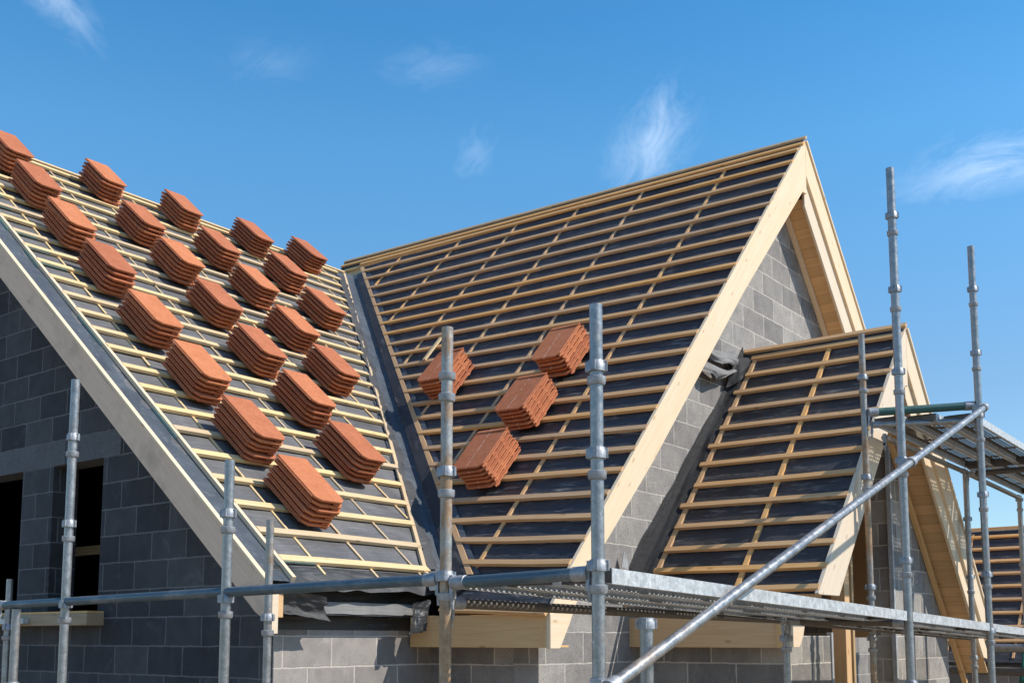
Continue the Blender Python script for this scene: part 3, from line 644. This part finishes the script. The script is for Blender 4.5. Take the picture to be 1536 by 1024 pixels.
def tube_thing(name, p0, p1, mat, label, cat, group=None, r=TR, ends=True):
    p0, p1 = V(p0), V(p1); root = thing(name, p0, label, cat, group); d = (p1 - p0).normalized()
    build('tube', MB().pipe(p0, p1, r, 24), mat, root, fr=frame(p0, (0, 0, 1) if abs(d.z) < .9 else (1, 0, 0), d), smooth=True)
    if ends:
        for p, s in ((p0, 1), (p1, -1)):
            m = MB().lathe(p - d * s * .004, d * s, [(0, r * .6), (.002, r + .004), (.075, r + .004), (.078, r)], 20, False)
            q = p - d * s * .012; sd = d.cross(V((0, 0, 1))).normalized()
            m.prism([q + sd * .014 + V((0, 0, .034)), q - sd * .014 + V((0, 0, .034)), q - sd * .014 - V((0, 0, .07)), q + sd * .014 - V((0, 0, .07))], d * s * .016)
            m.prism([q + sd * .010 - V((0, 0, .05)), q - sd * .010 - V((0, 0, .05)), q - sd * .004 - V((0, 0, .115)), q + sd * .004 - V((0, 0, .115))], d * s * .013)
            build('blade_end', m, 'cup', root, smooth=True)
    return root
# the tall standards
standard(XO, YO, 1.347, pairs((1.09, 1.03), (.735, .645), (.285, .19), (-.32, -.40)), 'nearest galvanised standard at the outer corner of the working platform')
standard(XO, -2.875, 1.393, pairs((.735, .635), (.27, .178), (-.32, -.40)) + [(1.167, 'low'), (1.069, 'low')], 'rust streaked standard rising in front of the four tile stacks', 'tube_orange')
standard(XO, -1.35, .94, pairs((.655, .565), (.205, .12), (-.35, -.43)), 'galvanised standard crossing the foot of the weathered bargeboard, short top')
standard(XO, .20, 1.603, pairs((1.24, 1.13), (.70, .605), (.205, .107), (-.4, -.49)), 'rust stained standard in front of the right window hole')
standard(XO, .775, .185, pairs((-.3, -.39)), 'cut off standard ending just under the long ledger, far left')
standard(XI, -.79, .72, pairs((.125, .03), (-.5, -.58)), 'slim standard with stained tube beside the bargeboard end', 'tube_stain', r=.0245)
standard(XI, 2.31, .46, pairs((.085, .0)), 'slim standard in front of the left window pier, leftmost in view', r=.0245)
standard(2.325, YO, 3.274, pairs((2.93, 2.80), (2.40, 2.256), (1.817, 1.672), (1.20, 1.10), (.52, .42), (-.3, -.4)), 'tallest standard, standing before the porch opening and crossed by the brace', lean=(.0, 0), r=.0285)
standard(4.375, YO, 3.308, pairs((2.934, 2.80), (2.382, 2.242), (1.85, 1.64), (1.182, 1.057), (.521, .417), (.06, -.035)), 'outer standard carrying the upper end of the brace', r=.0285)
standard(3.875, YI - .01, 2.569, pairs((2.194, 2.074), (1.34, 1.235), (.421, .33), (.0, -.1)), 'inner standard rising close against the porch roof battens', 'tube_rust')
standard(2.165, YI, .20, pairs((.0, -.08)), 'short dark standard under the platform near the porch corner', r=.025)
standard(-1.10, YO + .002, .082, pairs((.06, -.9)), 'short open ended standard below the platform beside the brace', r=.0285)
standard(6.93, YI, 1.76, pairs((1.253, 1.113), (.64, .479), (-.2, -.3)), 'inner standard under the upper platform beside the porch bargeboard', r=.029)
standard(9.3, YI, 1.75, pairs((1.70, 1.57), (.9, .78), (.2, .1)), 'farthest standard at the right edge, under the end of the upper platform', r=.029)
standard(6.93, YO, 2.0, pairs((1.85, 1.7), (.5, .4)), 'outer standard beyond the right edge of the picture', r=.028)
standard(9.3, YO, 2.0, pairs((1.85, 1.7), (.5, .4)), 'far outer standard beyond the right edge of the picture', r=.028)
# ledgers, transoms, brace
tube_thing('scaffold_ledger', (XO + .0, -2.83, .258), (XO, .99, .212), 'blue', 'long blue grey ledger running across the block gable', 'scaffold tube', r=.026)
tube_thing('scaffold_ledger', (XO, 1.0, .2115), (XO, 5.0, .19), 'tube', 'ledger carrying on past the left edge of the picture', 'scaffold tube', r=.026)
tube_thing('scaffold_transom', (XO, YO + .045, .256), (XO, -2.92, .240), 'blue', 'short blue painted transom between the two nearest standards', 'scaffold tube', r=.027)
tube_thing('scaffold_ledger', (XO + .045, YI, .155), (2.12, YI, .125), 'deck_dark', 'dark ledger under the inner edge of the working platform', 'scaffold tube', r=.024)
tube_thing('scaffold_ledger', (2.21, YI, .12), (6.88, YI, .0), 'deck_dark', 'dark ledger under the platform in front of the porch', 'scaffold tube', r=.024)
tube_thing('scaffold_brace', (-1.47, YO - .058, -.185), (4.27, YO - .062, 1.883), 'tube', 'long diagonal brace of stained grey tube across the scaffold', 'scaffold tube', r=.0255, ends=False)
for p, l in (((-1.47, YO - .03, -.185), 'swivel coupler at the foot of the brace'), ((2.33, YO - .03, 1.183), 'swivel coupler where the brace crosses the tallest standard'), ((4.30, YO - .03, 1.893), 'swivel coupler at the head of the brace')):
    root = thing('swivel_coupler', p, l, 'coupler', 'swivel couplers on the brace')
    p = V(p)
    m = MB().lathe(p + V((0, .03, -.03)), (0, 0, 1), [(0, TR), (0, TR + .009), (.06, TR + .009), (.06, TR)], 18, False); m.box((p.x - .05, p.y - .012, p.z - .026), (p.x - .026, p.y + .04, p.z + .026)); build('half_clamp', m, 'cup', root, smooth=True)
    d = V((5.9, -.004, 2.125)).normalized()
    m = MB().lathe(p + V((0, -.03, 0)) - d * .03, d, [(0, TR), (0, TR + .009), (.06, TR + .009), (.06, TR)], 18, False); build('half_clamp', m, 'cup', root, smooth=True)
    m = MB().lathe(p + V((-.036, -.01, .0)), (0, -1, 0), [(0, .008), (.03, .008), (.03, .012), (.04, .012)], 8); build('bolt', m, 'cup', root)
tube_thing('scaffold_transom', (4.365, YO + .04, 1.935), (3.88, YI - .05, 1.885), 'green', 'green painted transom at the end of the upper platform', 'scaffold tube', r=.034)
tube_thing('scaffold_transom', (4.41, YO + .04, 1.815), (3.95, YI - .05, 1.79), 'tube', 'grey transom just under the green one', 'scaffold tube', r=.024)
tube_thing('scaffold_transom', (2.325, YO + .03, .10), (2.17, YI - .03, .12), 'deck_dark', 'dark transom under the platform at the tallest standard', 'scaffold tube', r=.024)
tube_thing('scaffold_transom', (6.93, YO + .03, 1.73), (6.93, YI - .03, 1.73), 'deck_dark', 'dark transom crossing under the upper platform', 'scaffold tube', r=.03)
tube_thing('scaffold_ledger', (4.4, YI, 1.755), (6.88, YI, 1.755), 'tube', 'ledger under the inner edge of the upper platform', 'scaffold tube', r=.026)
tube_thing('scaffold_ledger', (6.98, YI, 1.75), (9.25, YI, 1.72), 'tube', 'far ledger under the inner edge of the upper platform', 'scaffold tube', r=.026)
tube_thing('scaffold_transom', (9.3, -1.7, -.39), (9.3, -3.6, -.42), 'deck_dark', 'low dark transom beyond the porch at the bottom right', 'scaffold tube', r=.05)
tube_thing('scaffold_transom', (9.32, -2.2, -.12), (9.32, -3.6, -.13), 'tube', 'thick tube above the low dark transom at the bottom right', 'scaffold tube', r=.05)

# perforated steel planks
def plank(x0, x1, y0, y1, zf, label, group, hole=True, pat=0):
    root = thing('scaffold_plank', (x0, y0, zf(x0)), label, 'scaffold plank', group)
    ny, pitch = 16, .0115; w = (y1 - y0) - .008; nx = int((x1 - x0) / .0135)
    mb = MB(); dx = (x1 - x0) / nx; dy = w / ny; lip = .012
    vs = [(x0 + dx * i, y0 + .004 + dy * j, zf(x0 + dx * i) + (.002 if 2 <= j <= ny - 2 else 0)) for j in range(ny + 1) for i in range(nx + 1)]
    fs = []
    for j in range(ny):
        for i in range(nx):
            blk = (i % 46) >= 7 and 0 < i < nx - 3
            if hole and blk and j in (3, 5, 7, 8, 10, 12) and (i + (j // 2) % 2 + pat) % 3 == 0: continue
            fs.append((j*(nx+1)+i, j*(nx+1)+i+1, (j+1)*(nx+1)+i+1, (j+1)*(nx+1)+i))
    mb.add(vs, fs); build('plank_top', mb, 'deck_dark', root)
    s = MB()
    for yy in (y0, y1 - .004):
        s.prism([(x0, yy, zf(x0) - .062), (x1, yy, zf(x1) - .062), (x1, yy, zf(x1) + .001), (x0, yy, zf(x0) + .001)], (0, .004, 0))
    for yy in (y0 + .004, y1 - .004 - .022):
        s.prism([(x0, yy, zf(x0) - .062), (x1, yy, zf(x1) - .062), (x1, yy + .022, zf(x1) - .062), (x0, yy + .022, zf(x0) - .062)], (0, 0, .003))
    build('plank_side', s, 'deck', root, fr=frame((x0, y0, zf(x0)), (0, 0, 1), (0, -1, 0)))
    for xx in (x0, x1 - .05):
        e = MB(); e.prism([(xx, y0 + .004, zf(xx) - .055), (xx + .05, y0 + .004, zf(xx) - .055), (xx + .05, y1 - .004, zf(xx) - .055), (xx, y1 - .004, zf(xx) - .055)], (0, 0, .05))
        build('plank_end', e, 'deck_dark', root)
    return root
zd = lambda x: .278 - .0275 * (x + 1.36)
yw = (YI - .03 - YO) / 3
nm = ['outer', 'middle', 'inner']
for k in range(3):
    y0 = YO - .012 + k * (yw + .006) + (.028 if k else 0) ; y1 = y0 + yw - .006
    for b, (a, c, wh) in enumerate([(-1.385, 2.26, 'left of the tallest standard'), (2.275 if k else 2.385, 4.335, 'between the two tall right standards'), (4.43, 6.9, 'at the lower right edge')]):
        plank(a, c, y0 if k or b else YO - .012, y1, zd, f'{nm[k]} perforated steel plank of the working platform {wh}', 'planks of the working platform', True, k)
for k in range(3):
    y0 = YO + .035 + k * (yw - .004); y1 = y0 + yw - .012
    plank(4.10 + (.25 if k == 0 else .15 * (1 - k / 2)), 6.91, y0, y1, lambda x: 1.872 - .006 * (x - 4), f'{nm[k]} perforated plank of the upper platform, nearer bay', 'planks of the upper platform', True, k)
    plank(6.95, 9.4, y0, y1, lambda x: 1.85 - .006 * (x - 7), f'{nm[k]} perforated plank of the upper platform, farther bay', 'planks of the upper platform', True, k)
beam_o = MB(); beam_o.box((-.215, 3.02, .122), (-.162, 5.2, .168)); o = build('scaffold_plank', beam_o, 'deck', None, bevel=.003)
tag(o, 'short pale steel plank lying before the left window hole', 'scaffold plank')

# ------------------------------------------------------------------ neighbouring house, net, ground
nbx, nby, nbz = 12.9, -1.4, 1.665
nb = thing('neighbouring_house', (nbx, nby, GZ), 'neighbouring house at right edge with shade-painted membrane roof and bare battens', 'house')
tn = 1.05; nn = V((-tn, 0, 1)).normalized()
mb = MB(); mb.prism([V((nbx, -9, nbz)), V((nbx, 9, nbz)), V((nbx - 1.9, 9, nbz - 1.9 * tn)), V((nbx - 1.9, -9, nbz - 1.9 * tn))], -nn * .15)
mb.prism([V((nbx, -9, nbz)), V((nbx, 9, nbz)), V((nbx + 1.9, 9, nbz - 1.9 * tn)), V((nbx + 1.9, -9, nbz - 1.9 * tn))], V((-tn, 0, -1)).normalized() * .15)
nroof = build('roof', mb, 'felt_wing_shaded', nb)
for k in range(9):
    x = nbx - .12 - .19 * k; beam('tiling_batten', V((x, -9, nbz - (nbx - x) * tn)) + nn * .03, V((x, 9, nbz - (nbx - x) * tn)) + nn * .03, .05, .03, nn, 'batten_amber', nroof, .002, .006)
beam('ridge_batten', (nbx, -9, nbz + .03), (nbx, 9, nbz + .03), .06, .05, (0, 0, 1), 'soffit', nroof)
for k in range(20): beam('counter_batten', V((nbx - 1.85, -8.6 + .9 * k, nbz - 1.85 * tn)) + nn * .008, V((nbx - .05, -8.6 + .9 * k, nbz - .05 * tn)) + nn * .008, .035, .016, nn, 'batten_amber', nroof)
mb = MB(); mb.box((nbx - 1.7, -8.7, GZ), (nbx + 1.7, 8.7, nbz - 1.75)); build('wall', mb, 'block_front', nb)
mb = MB()
def net(i, j):
    z = -.55 + 1.15 * j; w = .24 * (1 - .85 * j)
    return V((9.5 + .25 * i + .07 * noise.noise(V((i * 4, j * 5, 1))), -2.95 + w * (1 - i) , z))
mb.grid(net, 16, 24); o = build('debris_netting', mb, 'net', None, smooth=True)
o.modifiers.new('thick', 'SOLIDIFY').thickness = .006
tag(o, 'green debris netting bunched beside the farthest standard at right', 'netting')
# pale framed boards stacked inside the porch
root = thing('framed_panel', (4.2, -1.55, GZ), 'pale board framed with timber strips leaning inside the porch', 'panel')
build('board', MB().box((4.0, -1.55, GZ), (5.6, -1.52, -.02)), 'panel', root)
for z in (-.30, -.02): beam('timber_strip', (4.0, -1.57, z), (5.6, -1.57, z), .04, .05, (0, 0, 1), 'soffit', root)
mb = MB(); R = 400
mb.add([(-R, -R, GZ), (R, -R, GZ), (R, R, GZ), (-R, R, GZ)], [(0, 1, 2, 3)]); g = build('ground', mb, 'soil'); tag(g, kind='structure')

# ------------------------------------------------------------------ light, sky, camera
sd = V((.493, -1.0, 1.118)).normalized()
el = math.asin(sd.z); az = math.atan2(sd.x, sd.y)
L = bpy.data.lights.new('sun', 'SUN'); L.energy = 3.9; L.angle = math.radians(.5); L.color = (1, .93, .83)
so = bpy.data.objects.new('sun', L); C.objects.link(so); so.rotation_euler = (-sd).to_track_quat('-Z', 'Y').to_euler()
w = bpy.data.worlds.new('World'); scene.world = w; w.use_nodes = True; t = w.node_tree; bg = t.nodes['Background']
sky = t.nodes.new('ShaderNodeTexSky'); sky.sky_type = 'NISHITA'; sky.sun_disc = False
sky.sun_elevation = el; sky.sun_rotation = az; sky.altitude = 200; sky.air_density = 1.0; sky.dust_density = .25; sky.ozone_density = 2.5
tc = t.nodes.new('ShaderNodeTexCoord')
def wisp(direction, size, stretch, rot, amt, seed):
    """one patch of cirrus around a direction of the sky"""
    d = V(direction).normalized(); x = d.cross(V((0, 0, 1))).normalized(); y = x.cross(d)
    x, y = x * math.cos(rot) + y * math.sin(rot), y * math.cos(rot) - x * math.sin(rot)
    out = []
    for a in (x, y):
        n = t.nodes.new('ShaderNodeVectorMath'); n.operation = 'DOT_PRODUCT'; t.links.new(tc.outputs['Generated'], n.inputs[0]); n.inputs[1].default_value = a; out.append(n.outputs['Value'])
    dd = t.nodes.new('ShaderNodeVectorMath'); dd.operation = 'DOT_PRODUCT'; t.links.new(tc.outputs['Generated'], dd.inputs[0]); dd.inputs[1].default_value = d
    cb = t.nodes.new('ShaderNodeCombineXYZ'); t.links.new(mth(t, 'MULTIPLY', out[0], 1 / (size * stretch)), cb.inputs[0]); t.links.new(mth(t, 'MULTIPLY', out[1], 1 / size), cb.inputs[1])
    ln = t.nodes.new('ShaderNodeVectorMath'); ln.operation = 'LENGTH'; t.links.new(cb.outputs[0], ln.inputs[0])
    fall = ramp(t, ln.outputs['Value'], [(.0, (1, 1, 1)), (1.0, (0, 0, 0))])
    of = t.nodes.new('ShaderNodeVectorMath'); of.operation = 'ADD'; t.links.new(cb.outputs[0], of.inputs[0]); of.inputs[1].default_value = (seed, seed * 1.7, seed * .3)
    f1 = noi(t, of.outputs[0], 1.6, 10, .66, dist=1.1)
    f = ramp(t, mth(t, 'MULTIPLY', f1, mth(t, 'ADD', mth(t, 'MULTIPLY', fall, .75), .35)), [(.30, (0, 0, 0)), (.80, (1, 1, 1))])
    front = mth(t, 'GREATER_THAN', dd.outputs['Value'], 0)
    return mth(t, 'MULTIPLY', mth(t, 'MULTIPLY', f, mth(t, 'MULTIPLY', fall, front)), amt)
F_, PY_, TH, PH = 1629.79, 769.38, math.radians(6.5506), math.radians(37.5662)
fwd = V((math.cos(PH) * math.cos(TH), math.sin(PH) * math.cos(TH), math.sin(TH))); rgt = V((math.sin(PH), -math.cos(PH), 0)); upv = rgt.cross(fwd)
CL = [((.915, .285, .285), .09, 1.0, .9, .75, 3.3)]
clouds = []
def skydir(azd, eld):                                  # compass direction (from +x, anticlockwise) and height in degrees
    a, e = math.radians(azd), math.radians(eld); return V((math.cos(a) * math.cos(e), math.sin(a) * math.cos(e), math.sin(e)))
WISPS = [(29.9, 25.3, .055, 1.7, .95, .50, 3.3), (12.9, 22.2, .045, 2.8, .05, .48, 5.1), (61.8, 29.8, .034, 2.2, -.75, .36, 8.2),
         (42.0, 28.8, .03, 2.6, .1, .15, 1.4), (51.0, 28.4, .04, 1.8, .1, .10, 2.7), (39.6, 24.9, .030, 1.5, .8, .20, 6.6), (6, 26, .06, 2.2, .2, .4, 9.1), (78, 40, .1, 2, -.5, .4, 4.4)]
tot = None
for a, e, s, st, ro, am, se in WISPS:
    f = wisp(skydir(a, e), s, st, ro, am, se); tot = f if tot is None else mth(t, 'ADD', tot, f)
sz = t.nodes.new('ShaderNodeSeparateXYZ'); t.links.new(tc.outputs['Generated'], sz.inputs[0])
deep = ramp(t, sz.outputs[2], [(.0, (.72, .80, .84)), (.21, (.64, .79, .84)), (.33, (.58, .94, 1.04)), (.42, (.52, 1.03, 1.16)), (.515, (.37, .94, 1.15)), (.75, (.62, .85, .95)), (1.0, (.62, .85, .95))])
blue = mixc(t, 1.0, sky.outputs[0], deep, 'MULTIPLY')
col = mixc(t, mth(t, 'MINIMUM', tot, .8), blue, (7.5, 8.2, 9.2))
t.links.new(col, bg.inputs['Color']); bg.inputs['Strength'].default_value = .15

cam = bpy.data.cameras.new('camera'); co = bpy.data.objects.new('camera', cam); C.objects.link(co)
cam.sensor_width = 36; cam.lens = F_ / 1536 * 36; cam.shift_y = (PY_ - 512) / 1536
co.location = (-5.0847, -6.0236, 0); R = Matrix((rgt, upv, -fwd)).transposed().to_4x4(); co.rotation_euler = R.to_euler()
cam.clip_start = .05; cam.clip_end = 2000
scene.camera = co
scene.view_settings.view_transform = 'Standard'; scene.view_settings.look = 'None'; scene.view_settings.exposure = .3; scene.view_settings.gamma = 1
